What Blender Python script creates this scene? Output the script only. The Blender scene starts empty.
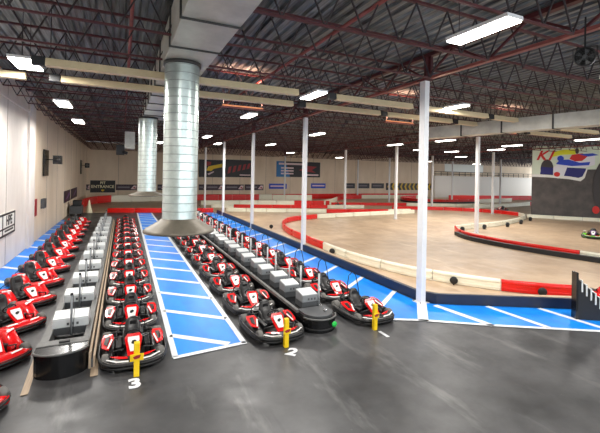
import bpy, bmesh, math, random
from mathutils import Vector, Matrix
random.seed(7)
C = bpy.context.scene.collection
PI = math.pi
# ------------------------------------------------------------------ camera
F, CY, ROLL, YAW, H = 380.0, 175.4, math.radians(1.1), math.atan(178/380), 4.2
cd = bpy.data.cameras.new('camera'); cam = bpy.data.objects.new('camera', cd); C.objects.link(cam)
cd.sensor_width = 36; cd.lens = F/600*36; cd.shift_y = -(216.5-CY)/600; cd.clip_end = 400
cam.matrix_world = (Matrix.Translation((0, 0, H)) @ Matrix.Rotation(-YAW, 4, 'Z')
                    @ Matrix.Rotation(PI/2, 4, 'X') @ Matrix.Rotation(ROLL, 4, 'Z'))
bpy.context.scene.camera = cam

def ray(x, y):
    u, v = x-300, y-CY
    c, s = math.cos(ROLL), math.sin(ROLL)
    a, b = u*c+v*s, -u*s+v*c
    X, Z = a/F, -b/F
    return (math.cos(YAW)*X+math.sin(YAW), -math.sin(YAW)*X+math.cos(YAW), Z)
def onY(x, y, Y):                        # point of the plane Y = const seen at pixel
    d = ray(x, y); t = Y/d[1]; return Vector((d[0]*t, Y, H+d[2]*t))
def ground(x, y, z=0.0):
    d = ray(x, y); t = (z-H)/d[2]; return Vector((d[0]*t, d[1]*t, z))

def inframe(X, Y, Z):
    cx = math.cos(YAW)*X-math.sin(YAW)*Y; cz = math.sin(YAW)*X+math.cos(YAW)*Y
    if cz < .4: return False
    a, b = cx/cz*F, -(Z-H)/cz*F; c, s = math.cos(ROLL), math.sin(ROLL)
    return -5 < 300+a*c-b*s < 605 and -5 < CY+a*s+b*c < 438
# --------------------------------------------------------------- materials
def srgb(c):
    return tuple(((v/255)/12.92 if v/255 <= .04045 else ((v/255+.055)/1.055)**2.4) for v in c)+(1,)
MATS = {}
def mat(name, col, rough=.5, metal=0, noise=0, scale=8, emit=0, bump=0, col2=None, stretch=(1, 1, 1), spec=.5, detail=4):
    if name in MATS: return MATS[name]
    m = bpy.data.materials.new(name); m.use_nodes = True
    nt = m.node_tree; b = nt.nodes['Principled BSDF']
    b.inputs['Base Color'].default_value = srgb(col)
    b.inputs['Roughness'].default_value = rough; b.inputs['Metallic'].default_value = metal
    b.inputs['Specular IOR Level'].default_value = spec
    if noise or bump:
        tc = nt.nodes.new('ShaderNodeTexCoord'); mp = nt.nodes.new('ShaderNodeMapping'); nz = nt.nodes.new('ShaderNodeTexNoise')
        mp.inputs['Scale'].default_value = stretch
        nz.inputs['Scale'].default_value = scale; nz.inputs['Detail'].default_value = detail; nz.inputs['Roughness'].default_value = .6
        nt.links.new(tc.outputs['Object'], mp.inputs[0]); nt.links.new(mp.outputs[0], nz.inputs['Vector'])
        if noise:
            r = nt.nodes.new('ShaderNodeValToRGB')
            c2 = srgb(col2) if col2 else tuple(v*(1-noise) for v in srgb(col)[:3])+(1,)
            r.color_ramp.elements[0].position = .32; r.color_ramp.elements[1].position = .68
            r.color_ramp.elements[0].color = c2; r.color_ramp.elements[1].color = srgb(col)
            nt.links.new(nz.outputs['Fac'], r.inputs[0]); nt.links.new(r.outputs[0], b.inputs['Base Color'])
        if bump:
            bp = nt.nodes.new('ShaderNodeBump'); bp.inputs['Strength'].default_value = bump; bp.inputs['Distance'].default_value = .02
            nt.links.new(nz.outputs['Fac'], bp.inputs['Height']); nt.links.new(bp.outputs[0], b.inputs['Normal'])
    if emit:
        b.inputs['Emission Color'].default_value = srgb(col); b.inputs['Emission Strength'].default_value = emit
    MATS[name] = m; return m

def floor_material(name, base, dark, light, streak, rough):
    m = bpy.data.materials.new(name); m.use_nodes = True; nt = m.node_tree; b = nt.nodes['Principled BSDF']
    N, L = nt.nodes.new, nt.links.new
    tc = N('ShaderNodeTexCoord')
    def nz(scale, st=(1, 1, 1), rot=0, detail=5):
        mp = N('ShaderNodeMapping'); mp.inputs['Scale'].default_value = st; mp.inputs['Rotation'].default_value = (0, 0, rot)
        n = N('ShaderNodeTexNoise'); n.inputs['Scale'].default_value = scale; n.inputs['Detail'].default_value = detail
        n.inputs['Roughness'].default_value = .62
        L(tc.outputs['Object'], mp.inputs[0]); L(mp.outputs[0], n.inputs['Vector']); return n
    def ramp(n, p0, p1, c0=(0, 0, 0, 1), c1=(1, 1, 1, 1)):
        r = N('ShaderNodeValToRGB'); r.color_ramp.elements[0].position = p0; r.color_ramp.elements[1].position = p1
        r.color_ramp.elements[0].color = c0; r.color_ramp.elements[1].color = c1; L(n.outputs['Fac'], r.inputs[0]); return r
    def mix(f, a, c):
        x = N('ShaderNodeMix'); x.data_type = 'RGBA'; L(f, x.inputs['Factor'])
        for s, v in ((6, a), (7, c)):
            if isinstance(v, tuple): x.inputs[s].default_value = v
            else: L(v, x.inputs[s])
        return x.outputs[2]
    a = ramp(nz(.55), .35, .65, srgb(dark), srgb(base)).outputs[0]
    a = mix(ramp(nz(1.3, (1, .25, 1), .5), .58, .75).outputs[0], a, srgb(light))
    a = mix(ramp(nz(2.2, (1, .12, 1), streak), .62, .72, (0, 0, 0, 1), (.55, .55, .55, 1)).outputs[0], a, srgb(dark))
    a = mix(ramp(nz(14, detail=2), .72, .76, (0, 0, 0, 1), (.6, .6, .6, 1)).outputs[0], a, srgb(light))
    L(a, b.inputs['Base Color'])
    rr = ramp(nz(1.7), .3, .7, (rough-.1,)*3+(1,), (rough+.1,)*3+(1,)); L(rr.outputs[0], b.inputs['Roughness'])
    b.inputs['Specular IOR Level'].default_value = .5
    MATS[name] = m; return m

ASPH = floor_material('asphalt', (76, 76, 77), (46, 46, 47), (108, 107, 106), 1.1, .4)
TAN = floor_material('track_concrete', (200, 174, 144), (176, 148, 120), (216, 196, 168), .4, .45)
BLUE = mat('blue_paint', (0, 140, 240), .4, noise=1, col2=(4, 118, 224), scale=1.6, stretch=(1, .35, 1))
WHITEP = mat('white_paint', (232, 234, 238), .45, noise=.2, scale=6)
WALL = mat('wall_paint', (226, 219, 212), .7, noise=1, col2=(208, 199, 191), scale=.7, stretch=(1, 1, .4))
WALLB = mat('wall_paint_beige', (230, 212, 188), .75, noise=1, col2=(212, 192, 166), scale=.5, stretch=(1, 1, .3))
SEAM = mat('seam', (130, 118, 104), .8)
DECK = mat('roof_deck', (140, 148, 146), .4, metal=.3, noise=1, col2=(34, 35, 37), scale=1.7, stretch=(7, .35, 1))
STEEL = mat('maroon_steel', (84, 30, 34), .55, noise=.4, scale=3)
PIPE = mat('red_primer_pipe', (150, 78, 74), .45, noise=.3, scale=3)
DSTEEL = mat('dark_steel', (48, 40, 42), .6, noise=.3, scale=3)
GALV = mat('galvanised', (205, 216, 212), .3, metal=.7, noise=1, col2=(176, 190, 186), scale=4)
SEAMM = mat('pipe_seam', (150, 160, 158), .45, metal=.6)
DUCT = mat('duct_sheet', (206, 206, 196), .4, metal=.25, noise=1, col2=(180, 180, 170), scale=1.8)
DUCTD = mat('duct_flange', (60, 60, 58), .5, metal=.4)
HOOD = mat('hood_metal', (112, 105, 92), .45, metal=.35, noise=.25, scale=4)
CREAM = mat('cream_enamel', (214, 196, 158), .45, noise=.1, scale=5)
COL = mat('column_white', (226, 226, 226), .4, noise=.08, scale=5)
RED = mat('barrier_red', (226, 24, 16), .32, noise=.1, scale=4)
WHT = mat('barrier_white', (240, 236, 214), .35, noise=.06, scale=3)
BLK = mat('black_rubber', (22, 22, 23), .55, noise=.3, scale=12)
GBLK = mat('gloss_black', (14, 14, 15), .22)
NAVY = mat('navy_curb', (24, 32, 54), .4, noise=.3, scale=3)
KRED = mat('kart_red', (214, 16, 20), .22)
KWHT = mat('kart_white', (238, 236, 232), .3)
KBLK = mat('kart_black', (20, 19, 20), .35)
TYRE = mat('tyre', (104, 102, 98), .75)
HUB = mat('hub', (120, 118, 116), .35, metal=.8)
KGRN = mat('kart_green', (110, 214, 30), .3)
PURP = mat('purple', (90, 30, 110), .4)
CHROME = mat('chrome', (210, 210, 212), .2, metal=1)
BOXG = mat('charger_grey', (196, 200, 200), .4, noise=.08, scale=6)
BOXM = mat('charger_mid_grey', (132, 136, 138), .45, noise=.1, scale=6)
BOXD = mat('charger_dark_grey', (70, 72, 74), .5)
ISL = mat('island_grey', (104, 104, 102), .5, noise=.25, scale=4)
WOOD = mat('tan_board', (184, 162, 136), .6, noise=.3, scale=4, stretch=(6, .3, 1))
YEL = mat('bollard_yellow', (240, 200, 10), .4)
GRN = mat('sticker_green', (40, 200, 80), .4)
BANB = mat('banner_black', (30, 24, 26), .5)
BANR = mat('banner_red', (150, 30, 34), .5)
BANBL = mat('banner_blue', (30, 70, 190), .5)
BANL = mat('banner_light_blue', (30, 110, 170), .5)
BANY = mat('banner_yellow', (236, 200, 30), .5)
BANW = mat('banner_cream', (240, 230, 190), .5)
BANP = mat('banner_pink_white', (226, 200, 200), .5)
PW = mat('print_white', (226, 226, 220), .5)
GLOW = mat('lamp_diffuser', (255, 250, 240), .5, emit=9)
OGLOW = mat('added_glow_tube', (255, 170, 120), .5, emit=.25)  # faint emission for the added truss glow bars
GLASS = mat('window_glass', (225, 228, 220), .3)

# ------------------------------------------------------------ mesh builder
class MB:
    def __init__(s): s.v = []; s.f = []; s.m = []; s.mats = []; s.sm = []
    def _mi(s, m):
        if m not in s.mats: s.mats.append(m)
        return s.mats.index(m)
    def add(s, vs, fs, m, smooth=False, M=None):
        o = len(s.v); i = s._mi(m)
        for p in vs:
            p = Vector(p); s.v.append(M @ p if M else p)
        for f in fs: s.f.append([o+k for k in f]); s.m.append(i); s.sm.append(smooth)
        return s
    def box(s, a, b, m, M=None):
        x0, y0, z0 = a; x1, y1, z1 = b
        vs = [(x0, y0, z0), (x1, y0, z0), (x1, y1, z0), (x0, y1, z0), (x0, y0, z1), (x1, y0, z1), (x1, y1, z1), (x0, y1, z1)]
        return s.add(vs, [(0, 3, 2, 1), (4, 5, 6, 7), (0, 1, 5, 4), (1, 2, 6, 5), (2, 3, 7, 6), (3, 0, 4, 7)], m, M=M)
    def bar(s, p, q, w, h, m):          # rectangular bar from p to q, w sideways, h upwards
        p, q = Vector(p), Vector(q); d = (q-p).normalized()
        up = Vector((0, 0, 1)) if abs(d.z) < .95 else Vector((0, 1, 0))
        sx = d.cross(up).normalized()*w/2; sz = sx.cross(d).normalized()*h/2
        vs = [p-sx-sz, p+sx-sz, p+sx+sz, p-sx+sz, q-sx-sz, q+sx-sz, q+sx+sz, q-sx+sz]
        return s.add(vs, [(0, 1, 2, 3), (7, 6, 5, 4), (0, 4, 5, 1), (1, 5, 6, 2), (2, 6, 7, 3), (3, 7, 4, 0)], m)
    def tube(s, pts, r, m, n=8, closed=False):
        pts = [Vector(p) for p in pts]; N = len(pts); rs = r if isinstance(r, (list, tuple)) else [r]*N
        vs = []; prev = None
        for i, p in enumerate(pts):
            if closed: d = pts[(i+1) % N]-pts[i-1]
            else: d = pts[min(i+1, N-1)]-pts[max(i-1, 0)]
            d = d.normalized() if d.length else Vector((0, 0, 1))
            if prev is None:
                a = Vector((0, 0, 1)) if abs(d.z) < .9 else Vector((1, 0, 0)); u = d.cross(a).normalized()
            else: u = (prev-d*prev.dot(d)).normalized()
            prev = u; w = d.cross(u)
            for k in range(n): t = 2*PI*k/n; vs.append(p+(u*math.cos(t)+w*math.sin(t))*rs[i])
        fs = []
        for i in range(N if closed else N-1):
            j = (i+1) % N
            for k in range(n): l = (k+1) % n; fs.append((i*n+k, i*n+l, j*n+l, j*n+k))
        if not closed: fs += [tuple(range(n))[::-1], tuple((N-1)*n+k for k in range(n))]
        return s.add(vs, fs, m, True)
    def lathe(s, prof, m, n=32, M=None, cap=True):
        vs = []; 
        for r, z in prof:
            for k in range(n): t = 2*PI*k/n; vs.append((r*math.cos(t), r*math.sin(t), z))
        fs = []
        for i in range(len(prof)-1):
            for k in range(n): l = (k+1) % n; fs.append((i*n+k, i*n+l, (i+1)*n+l, (i+1)*n+k))
        if cap: fs += [tuple(range(n))[::-1], tuple((len(prof)-1)*n+k for k in range(n))]
        return s.add(vs, fs, m, True, M)
    def loft(s, rings, m, smooth=True, cap=True):
        n = len(rings[0]); vs = [p for r in rings for p in r]; fs = []
        for i in range(len(rings)-1):
            for k in range(n): l = (k+1) % n; fs.append((i*n+k, i*n+l, (i+1)*n+l, (i+1)*n+k))
        if cap: fs += [tuple(range(n))[::-1], tuple((len(rings)-1)*n+k for k in range(n))]
        return s.add(vs, fs, m, smooth)
    def prism(s, poly, h0, h1, m, M=None):  # polygon in XY extruded along Z
        n = len(poly); vs = [(x, y, h0) for x, y in poly]+[(x, y, h1) for x, y in poly]
        fs = [tuple(range(n))[::-1], tuple(range(n, 2*n))]+[(k, (k+1) % n, n+(k+1) % n, n+k) for k in range(n)]
        return s.add(vs, fs, m, M=M)
    def build(s, name, parent=None, loc=(0, 0, 0), rz=0, bevel=0):
        me = bpy.data.meshes.new(name); me.from_pydata([tuple(p) for p in s.v], [], s.f)
        for m in s.mats: me.materials.append(m)
        me.polygons.foreach_set('material_index', s.m); me.polygons.foreach_set('use_smooth', s.sm)
        bm = bmesh.new(); bm.from_mesh(me); bmesh.ops.recalc_face_normals(bm, faces=bm.faces); bm.to_mesh(me); bm.free()
        me.update()
        o = bpy.data.objects.new(name, me); C.objects.link(o); o.location = loc; o.rotation_euler = (0, 0, rz)
        if parent: o.parent = parent
        if bevel:
            b = o.modifiers.new('bevel', 'BEVEL'); b.width = bevel; b.segments = 2; b.limit_method = 'ANGLE'
        return o
def tag(o, label, cat, group=None):
    o['label'] = label; o['category'] = cat
    if group: o['group'] = group
    return o
def thing(name, label, cat, loc=(0, 0, 0), rz=0, group=None):
    o = bpy.data.objects.new(name, None); C.objects.link(o); o.location = loc; o.rotation_euler = (0, 0, rz)
    o.empty_display_size = .2
    return tag(o, label, cat, group)
def struct(o): o['kind'] = 'structure'; return o
def kids(o): return [c for c in bpy.data.objects if c.parent == o]
CH = {}
def copy_tree(o, parent=None):
    key = o.name
    if key not in CH: CH[key] = kids(o)
    c = o.copy(); C.objects.link(c)
    if parent: c.parent = parent
    for ch in CH[key]: copy_tree(ch, c)
    return c
ORD = ['nearest', 'second', 'third', 'fourth', 'fifth', 'sixth', 'seventh', 'eighth', 'ninth', 'tenth', 'eleventh', 'twelfth',
       'thirteenth', 'fourteenth', 'fifteenth', 'sixteenth', 'seventeenth', 'eighteenth', 'nineteenth', 'twentieth', 'twenty-first',
       'twenty-second', 'twenty-third', 'twenty-fourth', 'twenty-fifth', 'twenty-sixth', 'twenty-seventh', 'twenty-eighth', 'twenty-ninth', 'thirtieth']
def text(mb, s, size, m, M, shear=0, depth=.004, bold=0):
    cu = bpy.data.curves.new('t', 'FONT'); cu.body = s; cu.size = size; cu.shear = shear; cu.extrude = depth
    cu.align_x = 'CENTER'; cu.align_y = 'CENTER'; cu.offset = bold; cu.resolution_u = 3
    o = bpy.data.objects.new('t', cu); C.objects.link(o); dg = bpy.context.evaluated_depsgraph_get(); dg.update()
    me = bpy.data.meshes.new_from_object(o.evaluated_get(dg))
    mb.add([v.co.copy() for v in me.vertices], [tuple(p.vertices) for p in me.polygons], m, M=M)
    bpy.data.objects.remove(o); bpy.data.curves.remove(cu); bpy.data.meshes.remove(me)
def facing(loc, nx, ny):                # matrix: text X axis to the viewer's right, Z up, normal (nx,ny)
    n = Vector((nx, ny, 0)).normalized(); z = Vector((0, 0, 1)); x = z.cross(n)
    M = Matrix.Identity(4)
    for i, a in enumerate((x, z, n)):
        for r in range(3): M[r][i] = a[r]
    M.translation = Vector(loc); return M

# ================================================================= SETTING
ZR = 8.4
XL, YB, XR = -4.6, 62.0, 95.0
b = MB(); b.box((-14, -12, -.3), (XR, YB, 0), ASPH)
struct(b.build('floor'))
def flat(name, poly, z, m):
    b = MB(); n = len(poly); b.add([(x, y, z) for x, y in poly], [tuple(range(n))], m); return struct(b.build(name))
# tan track surface (bounded by the curb)
CURB = [(9.3, 40.5), (9.27, 10.0), (9.6, 9.56), (13.4, 7.5), (24, 1.75), (29, -1)]
b = MB()
poly = [(-4.6, 62), (-4.6, 45.2), (-3.6, 44.2), (-1.2, 43.5), (9.35, 41.0), (9.25, 10.0), (9.6, 9.56), (13.4, 7.5), (24, 1.75), (29, -1), (29, -5), (XR, -5), (XR, 62)]
b.prism(poly, .002, .012, TAN); struct(b.build('floor_2'))
# blue bays
b = MB()
def stripe(b, p, q, w, m=WHITEP, z0=.012, z1=.018):
    p, q = Vector((p[0], p[1], 0)), Vector((q[0], q[1], 0)); d = (q-p).normalized(); s = Vector((-d.y, d.x, 0))*w/2
    b.prism([(p-s)[:2], (q-s)[:2], (q+s)[:2], (p+s)[:2]], z0, z1, m)
b.prism([(1.17, 9.03), (2.8, 9.14), (2.82, 42.3), (1.5, 42.6)], .004, .011, BLUE)                # middle wedge
b.prism([(-4.58, 10.5), (-3.2, 9.6), (-3.4, 37), (-4.58, 38)], .004, .011, BLUE)                  # by the left wall
b.prism([(7.25, 9.0), (8.0, 8.62), (9.72, 7.47), (11.1, 6.65), (12.2, 6.0), (21, .9), (23.9, 1.68), (13.35, 7.42), (9.55, 9.48), (9.15, 9.9), (9.15, 41), (7.25, 41.4)], .004, .011, BLUE)
struct(b.build('trim_1'))
b = MB()
stripe(b, (1.17, 9.0), (1.5, 42.6), .13); stripe(b, (2.82, 9.1), (2.84, 42.3), .13); stripe(b, (1.12, 8.98), (2.88, 9.12), .13)
y = 10.25
while y < 42: e = min(1.6, (y-9.2)*1.2); stripe(b, (1.2+(y-9)*.008, y), (1.2+e, y-e*.83), .19); y += 1.93
for y in (11.8, 13.9, 15.95, 18.05, 20.2, 22.6, 25.1, 27.4, 29.7, 32, 34.3, 36.6): stripe(b, (-4.58, y), (-3.3, y-1.15), .2)
y = 11.15
while y < 41: stripe(b, (9.15, y), (7.28, y-1.45), .16); y += 2.07
stripe(b, (9.15, 9.75), (8.05, 8.5), .3)
stripe(b, (9.4, 9.4), (9.67, 7.45), .2)
for x in (10.95, 12.4, 13.9, 15.4, 16.9): stripe(b, (x, 8.68-(x-10.95)*.543), (x+.1, 6.72-(x-10.95)*.58), .17)
stripe(b, (7.25, 8.98), (8.0, 8.6), .13); stripe(b, (8.0, 8.6), (9.72, 7.47), .13); stripe(b, (9.72, 7.47), (11.1, 6.65), .13); stripe(b, (11.1, 6.65), (12.2, 6.0), .13); stripe(b, (12.2, 6.0), (21, .9), .13)
stripe(b, (7.25, 8.98), (7.25, 41.3), .1)
# tan lines either side of the left charging island
stripe(b, (-1.66, 10.3), (-1.58, 8.55), .12, WOOD); stripe(b, (-.47, 9.6), (-.45, 8.8), .14, WOOD)
struct(b.build('trim_2'))
for n, x, yy, rz in (('3', .3, 8.18, .05), ('2', 3.72, 8.2, -.75), ('1', 6.4, 8.18, 0)):
    b = MB(); text(b, n, .5, WHITEP, Matrix.Rotation(-rz*0, 4, 'Z'), bold=.02)
    o = b.build('trim_%d' % (3+'321'.index(n)), loc=(x, yy, .01), rz=rz); struct(o)
# walls
b = MB(); b.box((XL-.3, -12, 0), (XL, 26.0, ZR), WALL); struct(MB().box((XL+.001, 24.5, 0), (XL+.12, 26.0, ZR), WALL).build('trim_6'))
b.box((XL-.3, 26.0, 0), (XL, YB+.3, ZR), WALLB)
for y in (16.5, 20.6, 30.5, 35, 39.5, 44, 48.5, 53, 57.5): b.box((XL-.01, y, 0), (XL+.006, y+.04, ZR), SEAM)
struct(MB().box((XL+.01, 4, 7.3), (XL+.09, 24.49, 7.42), WALL).build('trim_7')); struct(MB().box((XL+.01, 26.01, 7.95), (XL+.09, YB-.01, 8.1), SEAM).build('trim_8'))
struct(b.build('wall_left'))
b = MB(); b.box((XL, YB, 0), (XR, YB+.3, ZR), WALLB)
x = -.5
while x < 60: b.box((x, YB-.006, 0), (x+.04, YB+.01, ZR), SEAM); x += 4.6
struct(b.build('wall_back'))
# corrugated roof deck, ribs run along Y
b = MB(); xs = []; x = XL-.3; 
prof = []
while x < XR:
    prof += [(x, 0), (x+.14, 0), (x+.18, .07), (x+.30, .07), (x+.34, 0)]; x += .34
vs = []; 
for px, pz in prof: vs += [(px, -12, ZR+pz), (px, YB+.3, ZR+pz)]
fs = [(2*i, 2*i+1, 2*i+3, 2*i+2) for i in range(len(prof)-1)]
b.add(vs, fs, DECK); b.box((XL-.3, -12, ZR+.1), (XR, YB+.3, ZR+.2), DECK)
struct(b.build('ceiling'))

# curb around the pit lane
def path_box(b, pts, w, z0, z1, m):
    P = [Vector((p[0], p[1], 0)) for p in pts]; L_, R_ = [], []
    for i, p in enumerate(P):
        d = (P[min(i+1, len(P)-1)]-P[max(i-1, 0)]).normalized(); s = Vector((-d.y, d.x, 0))*w/2; L_.append(p+s); R_.append(p-s)
    vs = []
    for l, r in zip(L_, R_): vs += [(l.x, l.y, z0), (r.x, r.y, z0), (r.x, r.y, z1), (l.x, l.y, z1)]
    fs = [(0, 1, 2, 3)]
    for i in range(len(P)-1):
        o = 4*i
        for k in range(4): l = (k+1) % 4; fs.append((o+k, o+l, o+4+l, o+4+k))
    o = 4*(len(P)-1); fs.append((o+3, o+2, o+1, o)); b.add(vs, fs, m)
def smooth(pts, n=6):
    P = [Vector((p[0], p[1])) for p in pts]; out = []
    for i in range(len(P)-1):
        p0, p1, p2, p3 = P[max(i-1, 0)], P[i], P[i+1], P[min(i+2, len(P)-1)]
        for k in range(n):
            t = k/n; out.append(.5*((2*p1)+(p2-p0)*t+(2*p0-5*p1+4*p2-p3)*t*t+(3*p1-p0-3*p2+p3)*t**3))
    out.append(P[-1]); return out
b = MB(); path_box(b, CURB, .14, 0, .34, NAVY); path_box(b, [(x+.165, y+.05) for x, y in CURB], .2, 0, .35, TAN)
tag(b.build('curb'), 'dark navy track curb bordering the blue pit lane and angled at its corner', 'curb')

# =========================================================== ROOF STEEL
BAYS = [(-4.5, 9.1), (9.5, 24.7), (25.1, 40.3), (40.7, 55.8), (56.2, 94)]
def joist_mesh(x0, x1):
    t, bt, w = MB(), MB(), MB(); z0, z1 = 7.3, 8.28
    t.box((x0, -.04, z1), (x1, .04, z1+.06), STEEL); bt.box((x0+.5, -.03, z0-.02), (x1-.5, .03, z0+.025), STEEL)
    n = max(2, round((x1-x0-1)/1.0)); dx = (x1-x0-1)/n
    for i in range(n):
        a = x0+.5+i*dx
        w.bar((a, 0, z0), (a+dx/2, 0, z1), .03, .03, DSTEEL); w.bar((a+dx/2, 0, z1), (a+dx, 0, z0), .03, .03, DSTEEL)
    w.bar((x0, 0, z1), (x0+.5, 0, z0), .03, .03, DSTEEL); w.bar((x1, 0, z1), (x1-.5, 0, z0), .03, .03, DSTEEL)
    return t, bt, w
BAYN = ['bay beside the left wall', 'bay right of the first column line', 'bay right of the second column line',
        'bay right of the third column line', 'bay at the far right']
for bi, (x0, x1) in enumerate(BAYS):
    proto = None
    for k in range(31):
        y = .75+2.06*k
        if y > 61.5: break
        if not any(inframe(x0+(x1-x0)*i/20, y, z) for i in range(21) for z in (7.3, 8.3)): continue
        # skip the ones wholly outside the frame
        lab = '%s maroon roof truss joist in the %s' % (ORD[k] if k else 'nearest', BAYN[bi])
        if proto is None:
            t = thing('roof_joist', lab, 'roof joist', (0, y, 0), 0, 'roof joists in the '+BAYN[bi])
            a, c, d = joist_mesh(x0, x1); a.build('top_chord', t); c.build('bottom_chord', t); d.build('web', t); proto = t
        else:
            o = copy_tree(proto); o.location.y = y; o['label'] = lab
# girders along the column lines
def girder(x, y0, y1, lab, posts=()):
    t = thing('girder', lab, 'girder', (x, 0, 0))
    a = MB(); a.tube([(0, y0, 7.56), (0, y1, 7.56)], .055, PIPE, 8); a.box((-.08, y0, 7.5), (.08, y1, 7.52), PIPE); a.build('bottom_chord', t)
    a = MB(); a.box((-.09, y0, 8.26), (.09, y1, 8.38), STEEL); a.build('top_chord', t)
    w = MB(); y = y0
    while y < y1-.1:
        w.bar((0, y, 7.56), (0, y+1.2, 8.3), .06, .06, STEEL); w.bar((0, y+1.2, 8.3), (0, y+2.4, 7.56), .06, .06, STEEL); y += 2.4
    w.build('web', t)
    for y in posts:
        a = MB(); a.box((-.15, y-.05, 7.62), (.15, y+.05, 8.26), STEEL); a.box((-.05, y-.15, 7.62), (.05, y+.15, 8.26), STEEL); a.build('post', t)
girder(9.3, -6.9, 60.2, 'long maroon girder over the nearest line of white columns, pink bottom chord', (4.0, 9.8, 19.25, 28.6, 38, 47.4, 56.8))
girder(24.9, 1.6, 61, 'maroon truss girder over the second line of columns', (11, 20.8, 30.4, 40.0, 59.2))
girder(40.5, 12.8, 60, 'maroon truss girder over the third line of columns')
girder(56.0, 23, 61, 'distant maroon truss girder over the fourth line of columns')
# columns
cols = [(9.2, 9.85), (9.3, 19.25), (9.3, 28.6), (9.3, 38.0), (9.3, 47.4), (9.3, 56.8), (24.9, 20.8), (24.9, 30.4), (24.9, 40.0), (24.9, 59.2),
        (40.5, 31.6), (40.5, 41.5), (40.5, 51.2), (40.5, 60.6), (56.1, 42.4), (56.1, 52.4)]
clab = ['tall white steel column nearest the camera at the corner of the blue pit lane', 'second white column along the blue pit lane curb',
        'third white column along the blue pit lane curb', 'fourth white column in line past the end of the blue lane',
        'fifth white column of the pit lane line, near the back banners', 'slim far white column of the pit lane line just right of the large duct',
        'white column standing inside the hairpin of the red and white barrier', 'white column just left of the nearest column, second of its line',
        'white column left of the oval track loop, third of its line', 'far thin white column in front of the blue and black banner',
        'white column right of the hairpin column, left of the wall print', 'white column right behind the nearest column',
        'white column before the yellow chevrons left of the nearest column', 'thin white column over the grey strip banners',
        'thin white column left of the wall print before the railing', 'thin white column between the nearest column and the hairpin column']
proto = None
for (x, y), lab in zip(cols, clab):
    if proto is None:
        t = thing('column', lab, 'column', (x, y, 0), 0, 'white roof columns')
        a = MB(); a.box((-.1, -.125, .02), (.1, .125, 7.45), COL); a.build('shaft', t, bevel=.012)
        a = MB(); a.box((-.2, -.2, .0), (.2, .2, .025), COL); 
        for sx in (-1, 1):
            for sy in (-1, 1): a.tube([(sx*.16, sy*.16, .02), (sx*.16, sy*.16, .06)], .018, HUB, 6)
        a.build('base_plate', t)
        a = MB(); a.box((-.17, -.2, 7.452), (.17, .2, 7.49), STEEL); a.build('cap', t)
        proto = t
    else:
        o = copy_tree(proto); o.location = (x, y, 0); o['label'] = lab
# sprinkler pipes
b = MB(); b.tube([(5.1, -2, 8.05), (5.1, 61, 8.05)], .05, PIPE, 8)
tag(b.build('sprinkler_pipe'), 'long pinkish sprinkler pipe under the roof deck between duct and column line', 'pipe')
b = MB(); b.tube([(.15, 2, 8.05), (.15, 61, 8.05)], .045, PIPE, 8)
tag(b.build('sprinkler_pipe'), 'thin red sprinkler pipe under the roof left of the big rectangular duct', 'pipe')

# =========================================================== DUCTS
t = thing('rectangular_duct', 'huge silver rectangular air duct running away under the ceiling', 'duct', (0, 0, 7.1))
a = MB(); a.box((.95, 0, 0), (2.07, 22.7, .85), DUCT); a.build('duct_body', t, bevel=.01)
for y in (1.5, 3.3, 5.3, 7.3, 9.08, 11.6, 13.4, 15.2, 17, 18.8, 20.6, 22.4):
    a = MB()
    a.box((.91, y, -.035), (2.11, y+.045, -.001), DUCTD); a.box((.91, y, -.001), (.949, y+.045, .9), DUCTD); a.box((2.071, y, -.001), (2.11, y+.045, .9), DUCTD)
    a.build('flange', t)
def drop(x, y, r, ztop, z1, z0, R, lab):
    t = thing('round_duct', lab, 'duct', (x, y, z0), 0, 'round drop ducts')
    a = MB(); z = z1-z0-.02; top = ztop-z0
    a.lathe([(r, z), (r, (z+top)/2), (r, top-.004)], GALV, 56, cap=False)
    z += .2
    while z < top-.1:
        a.lathe([(r+.001, z), (r+.005, z+.006), (r+.005, z+.014), (r+.001, z+.02)], SEAMM, 56, cap=False); z += .21
    a.build('spiral_pipe', t)
    h = z1-z0
    a = MB(); a.lathe([(r*.98, h), (r+.02, h-.01), (r+.06, h-.06), (R-.05, .09), (R, .05), (R, 0), (R-.03, 0), (R-.04, .04), (r*.9, h-.04), (r*.9, h)], HOOD, 48, cap=False)
    a.lathe([(.01, h-.05), (r*.9, h-.05)], BLK, 40, cap=False)
    a.build('diffuser_cone', t)
    a = MB(); a.lathe([(r+.001, top-.09), (r+.04, top-.09), (r+.04, top-.003), (r+.001, top-.003)], DUCTD, 40, cap=False); a.build('collar', t)
drop(1.4, 10.45, .44, 7.1, 3.02, 2.66, .9, 'thick round spiral duct hanging over the blue wedge, flared cone at its foot')
drop(1.2, 21.6, .46, 7.1, 3.22, 2.97, .88, 'farther round spiral duct with a cone diffuser, left of the big one')
t = thing('air_handler', 'grey duct end with a black blower box hanging by the far back wall', 'air unit', (.45, 34, 5.6))
a = MB(); a.box((-.3, -.5, .5), (.45, 1.2, 1.9), DUCT); a.build('duct_box', t)
a = MB(); a.box((-.9, -.6, .0), (-.31, .6, .75), BLK); a.tube([(-.4, -.61, .2), (-.1, -.7, .1)], .12, BLK, 8); a.build('blower', t)
for sx in (-.25, .4):
    a = MB(); a.box((sx, 0, 1.9), (sx+.03, .03, 2.79), DSTEEL); a.build('hanger', t)
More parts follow.
